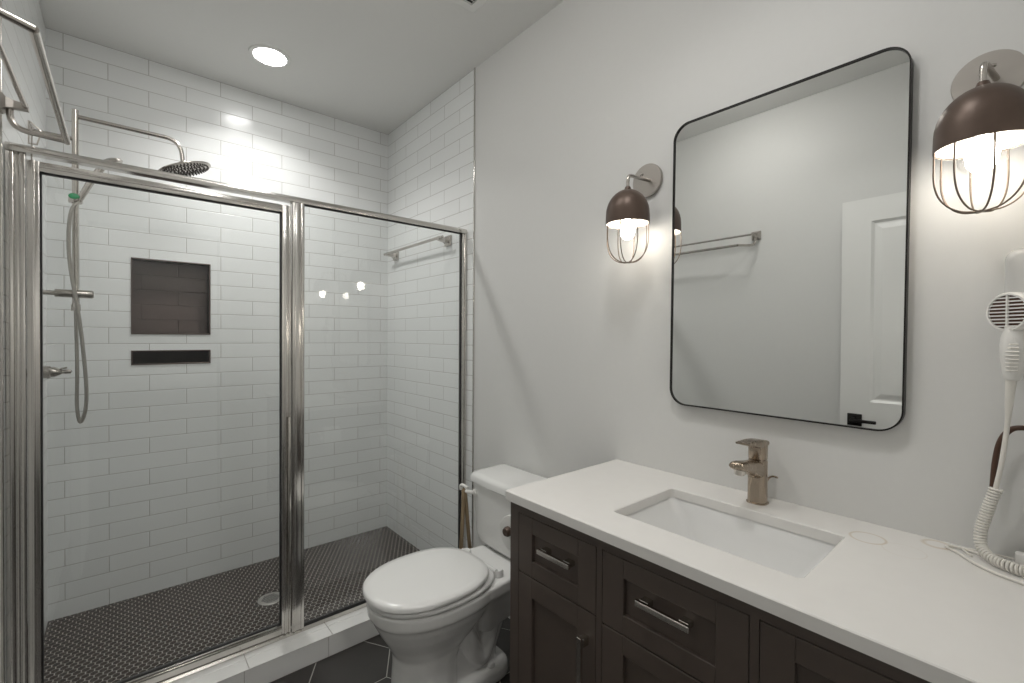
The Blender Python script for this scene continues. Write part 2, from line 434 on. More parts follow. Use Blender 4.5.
# ------------------------------------------------------------------ shower enclosure
enc = empty('shower_enclosure', (.55, YF, .086), 'brushed metal framed glass shower screen with hinged door', 'shower screen')
def bar(name, x0, x1, y0, y1, z0, z1, m=None, par=enc, bev=.002, extra=None):
    bm = new(); box(bm, x0, x1, y0, y1, z0, z1, bev)
    if extra:
        for e in extra: box(bm, *e, .0012)
    return link(name, bm, m or M_FRAME, par)
y0, y1 = YF-.018, YF+.022
bm = new()   # header: rounded top rail
pr = [(-.022, 1.856), (-.024, 1.862), (-.022, 1.873), (-.014, 1.880), (.010, 1.880), (.014, 1.873), (.014, 1.856)]
loft(bm, [[(x_, YF+p[0], p[1]) for p in pr] for x_ in (XL+.001, XR-.001)]); link('header_rail', bm, M_FRAME, enc, ang=30)
bm = new()
pr = [(-.020, .0862), (-.022, .092), (-.012, .099), (.016, .099), (.022, .0862)]
loft(bm, [[(x_, YF+p[0], p[1]) for p in pr] for x_ in (XL+.001, XR-.001)]); link('threshold', bm, M_FRAME, enc, ang=30)
bar('wall_jamb', XL+.001, XL+.018, y0, y1, .099, 1.857, extra=[(XL+.018, XL+.030, y0+.006, y1-.004, .099, 1.857), (XL+.030, XL+.042, y0+.002, y1-.010, .099, 1.857)])
bar('center_post', .520, .566, y0-.002, y1, .099, 1.857, extra=[(.526, .532, y0-.005, y0, .099, 1.856), (.554, .560, y0-.005, y0, .099, 1.856)])
bar('wall_channel', XR-.026, XR-.001, y0+.004, y1-.004, .099, 1.857, extra=[(XR-.012, XR-.001, y0-.002, y1, .099, 1.857)])
# fixed panel
fp = bar('fixed_panel', .567, XR-.027, YF-.003, YF+.003, .108, 1.852, M_GLASS, bev=0)
bm = new()
for e in ((.566, .570, .099, 1.857), (XR-.031, XR-.026, .099, 1.857), (.570, XR-.031, .099, .108), (.570, XR-.031, 1.8525, 1.857)): box(bm, e[0], e[1], YF-.006, YF+.006, e[2], e[3])
link('gasket', bm, M_GASKET, fp, smooth=False)
# swinging door
sd = empty('shower_door', (0, 0, 0)); sd.parent = enc
DL, DR, DB, DT = XL+.044, .516, .104, 1.838
def sbar(name, *a, **k): return bar(name, *a, par=sd, **k)
sbar('stile', DL, DL+.028, YF-.016, YF+.012, DB, DT, extra=[(DL+.010, DL+.018, YF-.020, YF-.016, DB, DT)])
sbar('stile', DR-.034, DR, YF-.016, YF+.012, DB, DT, extra=[(DR-.024, DR-.016, YF-.020, YF-.016, DB, DT), (DR-.008, DR-.002, YF-.019, YF-.016, DB, DT)])
sbar('rail', DL+.028, DR-.034, YF-.016, YF+.012, DT-.030, DT, extra=[(DL+.028, DR-.034, YF-.019, YF-.016, DT-.018, DT-.010)])
sbar('rail', DL+.028, DR-.034, YF-.016, YF+.012, DB, DB+.038, extra=[(DL+.028, DR-.034, YF-.020, YF-.016, DB+.012, DB+.030)])
pn = sbar('glass_pane', DL+.028, DR-.034, YF-.003, YF+.003, DB+.038, DT-.030, m=M_GLASS, bev=0)
bm = new(); g0, g1, g2, g3 = DL+.028, DR-.034, DB+.038, DT-.030
for e in ((g0, g0+.004, g2, g3), (g1-.004, g1, g2, g3), (g0+.004, g1-.004, g2, g2+.004), (g0+.004, g1-.004, g3-.004, g3)): box(bm, e[0], e[1], YF-.007, YF+.007, e[2], e[3])
link('gasket', bm, M_GASKET, pn, smooth=False)
bm = new(); box(bm, DR-.014, DR-.004, YF-.034, YF-.018, .30, .985, .003); link('pull_handle', bm, M_CHROME, sd)

# ------------------------------------------------------------------ shower column on the left wall
SY = 2.47
sc = empty('shower_column', (XL, SY, 1.47), 'brushed metal shower column with rain head on left wall', 'shower')
PX = -.145
bm = new(); tube(bm, [(PX, SY, 1.455), (PX, SY, 2.19)], .0105, 16); link('riser_pipe', bm, M_NICKEL, sc)
bm = new(); tube(bm, [(XL+.001, SY, 2.075), (PX, SY, 2.075)], .008, 12); lathe(bm, [(.022, 0), (.022, .006), (.014, .012)], (XL+.001, SY, 2.075), (1, 0, 0)); link('wall_bracket', bm, M_NICKEL, sc)
bm = new(); tube(bm, arcpts([(PX, SY, 2.165), (.187, SY, 2.165), (.198, SY, 2.068)], .058, 10), .0085, 14); link('shower_arm', bm, M_NICKEL, sc)
bm = new(); hc = Vector((.205, SY, 2.045)); hax = (-.36, .03, 1)
lathe(bm, [(0, -.007), (.088, -.007), (.101, -.002), (.101, .002), (.06, .007), (.02, .012), (.014, .03), (0, .032)], hc, hax, 48)
rh = link('rain_head', bm, M_NICKEL, sc)
bm = new(); u_, v_ = frame_of(Vector(hax))
for ring in range(1, 7):
    n = 7*ring
    for k in range(n):
        an = 2*PI*k/n+ring*.3; p = hc+(u_*math.cos(an)+v_*math.sin(an))*(.0145*ring)-Vector(hax).normalized()*.007
        lathe(bm, [(.0036, .001), (.0028, -.004), (0, -.0045)], p, hax, 8)
nb = link('nozzles', bm, M_RUBBER, rh); nb['kind'] = 'stuff'
bm = new(); lathe(bm, [(.009, 0), (.009, .03), (.015, .032), (.016, .136), (.013, .142), (0, .143)], (XL+.033, SY, 1.472), (1, 0, 0), 24)
tube(bm, [(XL+.001, SY, 1.472), (XL+.04, SY, 1.472)], .0075, 12); lathe(bm, [(.024, 0), (.024, .004), (.012, .010)], (XL+.001, SY, 1.472), (1, 0, 0))
dv = link('diverter_bar', bm, M_NICKEL, sc)
bm = new(); lathe(bm, [(.014, 0), (.014, .024), (.011, .028), (.011, .048), (.009, .05)], (PX, SY, 1.405), (0, 0, 1), 20); link('hose_connector', bm, M_NICKEL, sc)
bm = new(); lathe(bm, [(.019, -.016), (.021, -.012), (.021, .012), (.019, .016)], (PX, SY, 1.842), (0, 0, 1), 24)
box(bm, PX-.008, PX+.010, SY-.034, SY-.012, 1.828, 1.856, .004); sl = link('slider_clamp', bm, M_NICKEL, sc)
bm = new()
u0 = Vector((.25, -1, .05)).normalized()
P = []
lathe(bm, [(.0001, .005), (.009, .004), (.0115, .001), (.0115, -.006)], (PX-.002, SY-.035, 1.846), u0, 28)
bmesh.ops.scale(bm, vec=(1.3, 1, .95), verts=bm.verts[:], space=Matrix.Translation((-PX+.002, -SY+.035, -1.846)))
link('green_badge', bm, M_GREEN, sl)['label'] = 'oval green badge'
bm = new(); tube(bm, [(PX+.012, SY-.02, 1.835), (PX+.045, SY-.02, 1.915), (PX+.075, SY-.02, 1.975)], [.0095, .012, .0125], 16)
hx = (PX+.105, SY-.02, 2.0)
lathe(bm, [(0, -.010), (.034, -.010), (.042, -.004), (.040, .006), (.018, .018), (0, .022)], hx, (-.55, 0, .83), 32)
link('hand_shower', bm, M_NICKEL, sc)
bm = new()
hp = smoothpts([(PX, SY, 1.41), (PX+.002, SY-.002, 1.30), (PX+.004, SY-.01, 1.15), (PX+.003, SY-.01, 1.03), (PX+.013, SY-.012, .968), (PX+.028, SY-.014, 1.02), (PX+.030, SY-.016, 1.12), (PX+.018, SY-.024, 1.30), (PX+.006, SY-.028, 1.42), (PX-.014, SY-.026, 1.58), (PX-.018, SY-.024, 1.70), (PX-.010, SY-.024, 1.79), (PX+.010, SY-.02, 1.832)], 8)
tube(bm, hp, .0062, 10); link('hose', bm, M_HOSE, sc)
# valve lower on the wall
t = empty('shower_valve', (XL, SY, 1.168), 'cone-shaped metal shower valve handle low on left shower wall', 'valve')
bm = new(); lathe(bm, [(.030, 0), (.030, .005), (.024, .008), (.024, .050), (.020, .053), (.020, .062), (.011, .080), (.008, .083), (.009, .095), (.0075, .108), (0, .112)], (XL+.001, SY, 1.168), (1, 0, 0), 28)
link('valve_body', bm, M_NICKEL, t)
bm = new(); tube(bm, [(XL+.075, SY, 1.168), (XL+.082, SY-.006, 1.180), (XL+.098, SY-.010, 1.184)], .0035, 10); link('lever', bm, M_NICKEL, t)
# folding wire hook hung over the header
bm = new()
tube(bm, arcpts([(-.217, YF-.028, 1.882), (-.217, YF-.028, 1.952), (-.190, YF-.028, 1.925), (-.200, YF-.028, 1.882)], .006, 5), .0022, 8)
tube(bm, arcpts([(-.217, YF-.028, 1.950), (-.217, YF+.03, 1.950), (-.217, YF+.03, 1.80)], .006, 4), .0022, 8)
tube(bm, [(-.217, YF-.028, 1.884), (-.200, YF-.028, 1.884)], .0022, 8)
o = link('wire_hook', bm, M_NICKEL); tag(o, 'small bent wire hook standing over the left end of the shower header', 'hook'); recenter(o, (-.21, YF, 1.882))

# ------------------------------------------------------------------ towel bars
def flare(bm, p, axis, w0, w1, L):
    ax = Vector(axis).normalized(); u, v = frame_of(ax); p = Vector(p)
    prof = [(w0, 0), (w0, .008), (w0*.62, .016), (w0*.42, .03), (w1, L)]
    rings = []
    for w_, h in prof:
        c = p+ax*h; rings.append([c+u*sx*w_+v*sy*w_ for sx, sy in ((1, 1), (-1, 1), (-1, -1), (1, -1))])
    loft(bm, rings)
sb = empty('towel_bar', (XR, 2.455, 1.845), 'short metal towel bar on the right tiled wall inside the shower', 'towel bar')
bm = new(); tube(bm, [(XR-.066, 2.125, 1.854), (XR-.066, 2.845, 1.854)], .0080, 14); link('bar', bm, M_NICKEL, sb)
for y in (2.165, 2.80):
    bm = new(); flare(bm, (XR-.001, y, 1.845), (-1, 0, .1), .029, .011, .07); link('post', bm, M_NICKEL, sb, smooth=False)
tr = empty('double_towel_rack', (XL, 1.54, 1.93), 'double-rail metal towel rack high on left wall by shower', 'towel rack')
ya, yb = 1.225, 1.868
bm = new(); tube(bm, [(-.2095, ya-.055, 1.948), (-.2095, yb-.01, 1.948)], .0062, 12); link('upper_bar', bm, M_NICKEL, tr)
bm = new(); tube(bm, [(-.1275, ya, 1.878), (-.1275, yb+.008, 1.878)], .0082, 12); link('lower_bar', bm, M_NICKEL, tr)
for y in (ya, yb):
    bm = new(); tube(bm, arcpts([(-.240, y-(.06 if y == ya else .003), 1.935), (-.240, y-(.06 if y == ya else .003), 1.884), (-.1275, y, 1.878)], .038, 8), .0078, 12); link('support_arm', bm, M_NICKEL, tr)
    bm = new(); yp = y-.055 if y == ya else y-.005; box(bm, XL+.001, XL+.008, yp-.027, yp+.027, 1.920, 1.974, .002); flare(bm, (XL+.006, yp, 1.947), (1, 0, 0), .024, .0085, .058); link('wall_plate', bm, M_PLATE, tr, smooth=False)

# ------------------------------------------------------------------ ceiling fittings
def can(x, y, label, power=1.0):
    t = empty('ceiling_light', (x, y, ZC), label, 'ceiling light')
    bm = new(); lathe(bm, [(.072, -.001), (.074, -.006), (.080, -.008), (.092, -.005), (.094, -.0005), (.072, -.0005)], (x, y, ZC), (0, 0, 1), 40, cap=False); link('trim_ring', bm, M_TRIMW, t)
    bm = new(); lathe(bm, [(0, -.0035), (.072, -.0035), (.072, -.001), (0, -.001)], (x, y, ZC), (0, 0, 1), 40, cap=False); link('diffuser', bm, M_CAN, t)
    L = bpy.data.lights.new('can_light', 'AREA'); L.shape = 'DISK'; L.size = .13; L.energy = CAN*power; L.spread = 2.25; L.color = (1, .985, .96)
    lo = bpy.data.objects.new('can_light', L); COL.objects.link(lo); lo.parent = t; lo.location = (0, 0, -.012)
can(.552, 2.508, 'round glowing recessed light in the ceiling above the shower')
can(.62, .50, 'added unseen recessed fill light in the ceiling in front of the wall mirror', .50)  # added out of view to brighten the counter and vanity side
def fill_dome(x, y, m, label):  # added fill lamp built as a flush globe fixture
    t = empty('ceiling_light', (x, y, ZC), label, 'ceiling light')
    bm = new(); lathe(bm, [(.060, -.0005), (.150, -.0005), (.155, -.004), (.155, -.018), (.148, -.020)], (x, y, ZC), (0, 0, 1), 40, cap=False); link('base', bm, M_NICKEL, t)
    bm = new(); lathe(bm, [(.147, -.019), (.150, -.03), (.146, -.05), (.125, -.078), (.085, -.097), (.04, -.105), (0, -.107)], (x, y, ZC), (0, 0, 1), 40, cap=False); link('globe', bm, m, t)
fill_dome(.35, 1.15, emit('fill_globe', (1, .97, .93), FILL_DOME), 'added unseen flush fill light over the middle of the bathroom')  # added out of view as soft fill for ceiling, toilet and shower
fill_dome(.2, -.95, emit('fill_hall_globe', (1, .97, .93), FILL_HALL), 'added unseen flush fill light in the hallway behind the doorway')  # added behind the camera, fills the lower room through the doorway
t = empty('ceiling_vent', (.985, 1.445, ZC), 'square white vent grille at top edge of the ceiling', 'vent')
bm = new(); R = []
for s_, z in ((.150, ZC-.0005), (.150, ZC-.008), (.142, ZC-.014), (.112, ZC-.014), (.112, ZC-.004)):
    R.append([(.985+s_*a_, 1.445+s_*b_, z) for a_, b_ in ((1, 1), (-1, 1), (-1, -1), (1, -1))])
loft(bm, R, False); link('vent_frame', bm, M_TRIMW, t, smooth=False)
bm = new(); box(bm, .873, 1.097, 1.333, 1.557, ZC-.004, ZC-.001); link('vent_backing', bm, M_GASKET, t, smooth=False)
bm = new()
for k in range(13):
    yy = 1.341+k*.0173; loft(bm, [[(x_, yy, ZC-.013), (x_, yy+.002, ZC-.014), (x_, yy+.012, ZC-.006), (x_, yy+.010, ZC-.005)] for x_ in (.873, 1.097)])
link('louvers', bm, M_TRIMW, t, smooth=False)
# floor drain
t = empty('floor_drain', (.552, 2.49, .003), 'round metal drain set in the dark mosaic shower floor', 'drain')
bm = new(); lathe(bm, [(.046, .0005), (.046, .0035), (.055, .003), (.0575, .0005)], (.552, 2.49, .003), (0, 0, 1), 40, cap=False); link('drain_rim', bm, M_DRAIN, t)
bm = new(); lathe(bm, [(0, .0005), (.0455, .0005), (.0455, .003), (0, .003)], (.552, 2.49, .003), (0, 0, 1), 40, cap=False); link('drain_cover', bm, M_DRAIN, t)
bm = new()
for i in range(-5, 6):
    for j in range(-5, 6):
        p = (.552+.0078*(i+.5*(j % 2)), 2.49+.0068*j)
        if (p[0]-.552)**2+(p[1]-2.49)**2 < .040**2: lathe(bm, [(.0026, 0), (.0026, .0004), (0, .0005)], (p[0], p[1], .0061), (0, 0, 1), 8)
link('drain_holes', bm, M_GASKET, t)['kind'] = 'stuff'

# ------------------------------------------------------------------ vanity
VX, V0, V1, VZ = .863, -.004, 1.015, .839
van = empty('vanity_cabinet', (1.12, .5, 0), 'dark espresso shaker vanity cabinet under the white counter', 'cabinet')
bm = new()
FT = .020
# carcass sides, bottom, back, toe kick
for y in (V0, V1-.018): box(bm, VX+FT, XR-.002, y, y+.018, .0, VZ)
box(bm, VX+FT, XR-.002, V0+.018, V1-.018, .10, .118); box(bm, XR-.012, XR-.002, V0+.018, V1-.018, .118, VZ)
box(bm, VX+.07, VX+.085, V0+.018, V1-.018, 0, .10)
link('carcass', bm, M_CAB, van, smooth=False)
bm = new()
rows = (.808, .842)
for (y_0, y_1) in ((.979, V1), (.679, .695), (.3275, .3435), (V0, V0+.034)): box(bm, VX, VX+FT, y_0, y_1, .0 if y_0 in (.979, V0) else .10, VZ)
yy = [(.695, .979), (.3435, .679), (V0+.034, .3275)]
for q, (y_0, y_1) in enumerate(yy):
    box(bm, VX, VX+FT, y_0, y_1, .8085, VZ); box(bm, VX, VX+FT, y_0, y_1, .10, .125)
    if q != 1: pass
box(bm, VX+.016, VX+FT, V0+.03, V1-.03, .12, .81)
link('face_frame', bm, M_CAB, van, smooth=False)
def shaker(name, y_0, y_1, z0, z1, st=.056, top=.044, bot=None, hinge=None):
    bm = new(); g = .0018; y_0 += g; y_1 -= g; z0 += g; z1 -= g; bot = bot or top; x0, x1 = VX-.001, VX+.015
    box(bm, x0, x1, y_0, y_0+st, z0, z1, .0010, 1); box(bm, x0, x1, y_1-st, y_1, z0, z1, .0010, 1)
    box(bm, x0, x1, y_0+st, y_1-st, z1-top, z1, .0010, 1); box(bm, x0, x1, y_0+st, y_1-st, z0, z0+bot, .0010, 1)
    box(bm, x0+.010, x1, y_0+st, y_1-st, z0+bot, z1-top)
    return link(name, bm, M_CAB, van, smooth=False)
def pull(par, y, z, L=.125, vert=False):
    bm = new(); x0 = VX+.009; h = L/2; f = .0065
    if not vert:
        box(bm, x0-.032, x0-.022, y-h, y+h, z-f, z+f, .0012, 1)
        for s_ in (-1, 1): box(bm, x0-.022, x0, y+s_*(h-.016)-.011, y+s_*(h-.016)+.011, z-f, z+f, .0010, 1)
    else:
        box(bm, x0-.042, x0-.032, y-f, y+f, z-h, z+h, .0012, 1)
        for s_ in (-1, 1): box(bm, x0-.032, x0-.010, y-f, y+f, z+s_*(h-.016)-.011, z+s_*(h-.016)+.011, .0010, 1)
    link('handle', bm, M_CHROME, par, smooth=False)
for q, (y_0, y_1) in enumerate(yy):
    if q == 1:
        for z0, z1 in ((.634, .8085), (.392, .634), (.125, .392)):
            d_ = shaker('drawer', y_0, y_1, z0, z1, .060); pull(d_, (y_0+y_1)/2, .736 if z0 > .6 else (z0+z1)/2+.015, .124)
    else:
        d_ = shaker('drawer', y_0, y_1, .641, .8085, .056); pull(d_, (y_0+y_1)/2-.013, .736, .115)
        d_ = shaker('door', y_0, y_1, .125, .641, .056, .056); pull(d_, y_0+.028 if q == 0 else y_1-.028, .495, .185, True)
# countertop with sink cut-out
ct = empty('countertop', (1.11, .5, .839), 'white stone counter slab with a rectangular sink cutout', 'countertop')
bm = new(); SX0, SX1, SY0, SY1 = .956, 1.239, .290, .718
CX0, CY1, CY0, Z0, Z1 = .843, 1.019, V0-.010, .839, .865
def ring_pts(ins, z, rr=.011):
    P = rrect(SX1-SX0+2*ins, SY1-SY0+2*ins, rr, 6); return [((SX0+SX1)/2+p[0], (SY0+SY1)/2+p[1], z) for p in P]
def outer_pts(z, ins=0):
    P = rrect(XR-CX0-2*ins, CY1-CY0-2*ins, .006, 6); return [((XR+CX0)/2+p[0], (CY1+CY0)/2+p[1], z) for p in P]
def annulus(bm, rings, closed=True):
    R = [[bm.verts.new(p) for p in r] for r in rings]; n = len(R[0])
    L = list(zip(R, R[1:]))+([(R[-1], R[0])] if closed else [])
    for a_, b_ in L:
        for k in range(n): bm.faces.new((a_[k], a_[(k+1) % n], b_[(k+1) % n], b_[k]))
annulus(bm, [outer_pts(Z1-.002), outer_pts(Z1, .002), ring_pts(.002, Z1), ring_pts(0, Z1-.002), ring_pts(0, Z0), outer_pts(Z0)])
link('slab', bm, M_QUARTZ, ct, ang=30)
# undermount sink basin
bm = new()
def srect(w_, h_, z, r, dx=0, dy=0): return [((SX0+SX1)/2+p[0]+dx, (SY0+SY1)/2+p[1]+dy, z) for p in rrect(w_, h_, r, 6)]
W_, L_ = SX1-SX0, SY1-SY0
rings = [srect(W_+.05, L_+.05, .8385, .03), srect(W_+.008, L_+.008, .8385, .022), srect(W_+.004, L_+.004, .834, .024), srect(W_-.012, L_-.05, .80, .03), srect(W_-.04, L_-.12, .735, .035), srect(W_-.065, L_-.15, .715, .04), srect(.10, .16, .708, .04), srect(.05, .05, .706, .0245)]
R = [[bm.verts.new(p) for p in r] for r in rings]
for a_, b_ in zip(R, R[1:]):
    for k in range(len(a_)): bm.faces.new((a_[k], a_[(k+1) % len(a_)], b_[(k+1) % len(a_)], b_[k]))
bm.faces.new(R[-1])
bs = link('sink', bm, M_SINK, None, ang=50); tag(bs, 'white rectangular ceramic sink set under the counter cutout', 'sink')
recenter(bs, ((SX0+SX1)/2, (SY0+SY1)/2, .706))
m_ = bs.modifiers.new('thick', 'SOLIDIFY'); m_.thickness = .006; m_.offset = -1
bm = new(); lathe(bm, [(.024, .0), (.024, .002), (.020, .003), (.018, .001), (.010, .001), (.009, .004), (0, .005)], ((SX0+SX1)/2, (SY0+SY1)/2, .7065), (0, 0, 1), 24); link('sink_drain', bm, M_CHROME, bs)

# faucet
FX, FY = 1.313, .506
fc = empty('faucet', (FX, FY, .865), 'brushed bronze-nickel single lever faucet behind the sink', 'faucet')
def frr(w_, h_, z, r, dx=0): return [(FX+p[0]+dx, FY+p[1], z) for p in rrect(w_, h_, r, 5)]
bm = new(); loft(bm, [frr(.052, .052, .8652, .02), frr(.052, .052, .868, .02), frr(.046, .046, .869, .018), frr(.045, .045, .978, .018), frr(.043, .043, .983, .017)]); link('body', bm, M_FAUCET, fc, ang=35)
bm = new()   # spout: swept rounded section
R = []
for x_, zc_, hh, ww in ((FX-.005, .955, .056, .042), (FX-.03, .962, .046, .042), (FX-.07, .973, .032, .041), (FX-.105, .982, .025, .040), (FX-.126, .985, .020, .040), (FX-.134, .986, .010, .036)):
    R.append([(x_, FY+p[0], zc_+p[1]) for p in rrect(ww, hh, min(hh, ww)*.42, 5)])
loft(bm, R); sp = link('spout', bm, M_FAUCET, fc, ang=45)
bm = new(); lathe(bm, [(.014, .008), (.014, -.006), (.012, -.008), (0, -.006)], (FX-.112, FY, .970), (-.12, 0, 1), 20); link('aerator', bm, M_CHROME, sp)
bm = new(); loft(bm, [frr(.042, .042, .984, .017), frr(.045, .045, .986, .018), frr(.045, .045, 1.022, .018), frr(.040, .040, 1.028, .016)]); 
R = []
for x_, zc_, hh, ww in ((FX+.021, 1.026, .014, .042), (FX-.02, 1.028, .024, .043), (FX-.05, 1.033, .018, .040), (FX-.08, 1.037, .010, .036), (FX-.100, 1.039, .005, .034)):
    R.append([(x_, FY+p[0], zc_+p[1]) for p in rrect(ww, hh, hh*.4, 4)])
loft(bm, R); link('lever', bm, M_FAUCET, fc, ang=40)
bm = new(); tube(bm, smoothpts([(FX+.030, FY-.004, .868), (FX+.030, FY-.008, .905), (FX+.030, FY-.016, .927), (FX+.029, FY-.028, .936), (FX+.029, FY-.040, .935)], 6), .0028, 8); link('drain_rod', bm, M_FAUCET, fc)

# ------------------------------------------------------------------ mirror
mw, mh = .585, .896
mir = empty('wall_mirror', (XR, .4985, 1.543), 'tall rounded rectangular mirror in a thin black frame above sink', 'mirror')
mir.rotation_euler = (math.radians(.45), 0, 0)
def mring(ins, x, r): return [(x, .4985+p[0], 1.543+p[1]) for p in rrect(mw-2*ins, mh-2*ins, r, 12)]
bm = new(); annulus(bm, [mring(0, XR-.004, .052), mring(0, XR-.026, .052), mring(.0035, XR-.026, .0485), mring(.0035, XR-.022, .0485), mring(.0035, XR-.004, .0485)])
def plink(name, bm, m, par, **k): return link(name, bm, m, par, **k)
link('mirror_frame', bm, M_BLACK, mir, ang=30)
bm = new(); f_ = bm.faces.new([bm.verts.new(p) for p in mring(.0036, XR-.021, .0484)])
ex = bmesh.ops.extrude_face_region(bm, geom=[f_]); bmesh.ops.translate(bm, vec=(.014, 0, 0), verts=[v for v in ex['geom'] if isinstance(v, bmesh.types.BMVert)])
link('mirror_glass', bm, M_MIRROR, mir, smooth=False)

# ------------------------------------------------------------------ sconces
def sconce():
    y, xa = .896, 1.259
    t = empty('wall_sconce', (XR, y, 1.852), None, 'wall light', 'caged sconces on the mirror wall')
    bm = new(); lathe(bm, [(0, -.001), (.0565, -.001), (.0565, -.010), (.0555, -.0115), (0, -.0115)], (XR, y, 1.852), (1, 0, 0), 48, cap=False); link('wall_plate', bm, M_PLATE, t)
    bm = new(); tube(bm, arcpts([(XR-.010, y-.012, 1.848), (xa, y, 1.846), (xa, y, 1.785)], .020, 8), .0058, 14)
    tube(bm, [(XR-.052, y-.008, 1.847), (XR-.052, y-.008, 1.860)], .0028, 8); lathe(bm, [(.006, 0), (.0065, .004), (0, .007)], (XR-.052, y-.008, 1.858), (0, 0, 1), 12)
    link('arm', bm, M_NICKEL, t)
    yc = y
    bm = new(); pr = [(.0085, 1.806), (.011, 1.7995)]
    for k in range(11):
        an = PI/2*(1-k/10); pr.append((.0700*math.cos(an) if k else .012, 1.716+.081*math.sin(an)))
    pr += [(.0705, 1.70), (.0705, 1.683)]
    lathe(bm, [(r_, z_) for r_, z_ in pr], (xa, yc, 0), (0, 0, 1), 48, cap=False)
    sh = link('shade', bm, M_BRONZE, t, ang=60)
    bm = new(); lathe(bm, [(.0690, 1.6832), (.0690, 1.71), (.065, 1.742), (.049, 1.773), (.025, 1.788), (0, 1.792)], (xa, yc, 0), (0, 0, 1), 48, cap=False); link('shade_lining', bm, M_INNER, sh, ang=60)
    bm = new(); lathe(bm, [(0, 1.790), (.014, 1.788), (.016, 1.745), (.015, 1.735), (0, 1.734)], (xa, yc, 0), (0, 0, 1), 20, cap=False); link('socket', bm, M_PLASTIC, t)
    bm = new(); nW = 8
    for k in range(nW):
        an = 2*PI*k/nW+.30; ca, sa = math.cos(an), math.sin(an)
        P = [(.0688, 1.686), (.0695, 1.66), (.0695, 1.633), (.067, 1.611), (.060, 1.590), (.047, 1.573), (.030, 1.562), (.012, 1.5585), (.002, 1.558)]
        tube(bm, smoothpts([(xa+r_*ca, yc+r_*sa, z_) for r_, z_ in P], 4), .00165, 8)
    tube(bm, [(xa+.0690*math.cos(2*PI*k/48), yc+.0690*math.sin(2*PI*k/48), 1.685) for k in range(48)], .0014, 6, closed=True)
    lathe(bm, [(0, -.002), (.008, -.001), (.008, .002), (0, .003)], (xa, yc, 1.558), (0, 0, 1), 16, cap=False)
    link('cage', bm, M_WIRE, t)
    bm = new(); pr = [(.012, 1.738), (.014, 1.725)]
    for k in range(13):
        an = math.radians(60-150*k/12); pr.append((.036*math.cos(an) if k < 12 else 0, 1.660+.036*math.sin(an)))
    lathe(bm, pr, (xa, yc, 0), (0, 0, 1), 32, cap=False)
    bl = link('bulb', bm, M_BULBG, t, ang=80)
    bm = new(); lathe(bm, [(0, 1.735), (.006, 1.733), (.010, 1.698), (.019, 1.686), (.0245, 1.666), (.022, 1.648), (.013, 1.636), (0, 1.632)], (xa, yc, 0), (0, 0, 1), 20, cap=False); link('filament', bm, M_BULB, bl, ang=80)
    return t
s1 = sconce()
s2 = copy_tree(s1); s2.location.y -= .812
s1['label'] = 'caged bronze sconce with round plate left of the mirror'
s2['label'] = 'caged bronze sconce right of the mirror above the hair dryer'

# ------------------------------------------------------------------ toilet
TY = 1.446
def T(f, s, z):
    if z < .45: k = min(1, max(0, (z-.15)/.2)); z += .020*k*k*(3-2*k)
    return (XR-f, TY+s, z)
toi = empty('toilet', (XR-.38, TY, 0), 'white two-piece toilet with closed lid between shower and vanity', 'toilet')
def egg(f0, f1, hw, z, n=56, back=.70, sq=3.0, blunt=.86):
    """elongated outline from back f0 to tip f1; widest near the middle"""
    P = []; fm = f0+(f1-f0)*.47
    for k in range(n):
        an = 2*PI*k/n; c, s = math.cos(an), math.sin(an)
        if c >= 0: f = fm+(f1-fm)*abs(c)**blunt; ss = hw*(abs(s)**.90)*(1 if s >= 0 else -1)
        else:
            e = 2/sq; f = fm-(fm-f0)*abs(c)**e; ss = hw*abs(s)**e*(1 if s >= 0 else -1)
            ss *= 1-(1-back)*((fm-f)/(fm-f0))**2*.5
        P.append(T(f, ss, z))
    return P
bm = new()   # bowl with rim and front pedestal
loft(bm, [egg(.44, .682, .108, .0), egg(.44, .684, .110, .012), egg(.44, .674, .104, .05), egg(.44, .666, .102, .16), egg(.42, .668, .104, .20),
          egg(.37, .688, .120, .235), egg(.33, .715, .145, .275), egg(.30, .735, .163, .310), egg(.29, .745, .170, .332), egg(.28, .753, .179, .338), egg(.275, .757, .182, .375), egg(.275, .755, .180, .386)])
# rear deck carrying the tank
def rr3(f0, f1, hw0, hw1, z, r=.03, n=5):
    P = rrect(f1-f0, 1, .0001, n); out = []
    w_ = f1-f0
    for cx, cy, a0 in ((f1-r, 1, 0), (f0+r, 1, 90), (f0+r, -1, 180), (f1-r, -1, 270)):
        hw = hw1 if cx > (f0+f1)/2 else hw0
        for k in range(n+1):
            an = math.radians(a0+90*k/n); out.append(T(cx+r*math.cos(an), cy*(hw-r)+r*math.sin(an), z))
    return out
loft(bm, [rr3(.10, .36, .06, .10, .20, .03), rr3(.06, .38, .09, .13, .28, .03), rr3(.03, .40, .12, .155, .33, .03), rr3(.025, .40, .125, .165, .345, .03), rr3(.025, .40, .125, .168, .386, .03)])
# trapway body
loft(bm, [rr3(.265, .52, .070, .074, .0, .04), rr3(.255, .52, .066, .070, .10, .04), rr3(.21, .50, .066, .070, .20, .04), rr3(.14, .47, .090, .10, .29, .04)])
for s_ in (-1, 1):   # trapway bulge on both flanks
    tube(bm, smoothpts([T(.50, s_*.072, .30), T(.43, s_*.062, .22), T(.38, s_*.056, .13), T(.345, s_*.054, .10), T(.31, s_*.052, .17), T(.28, s_*.05, .24), T(.22, s_*.05, .27)], 6), .040, 14)
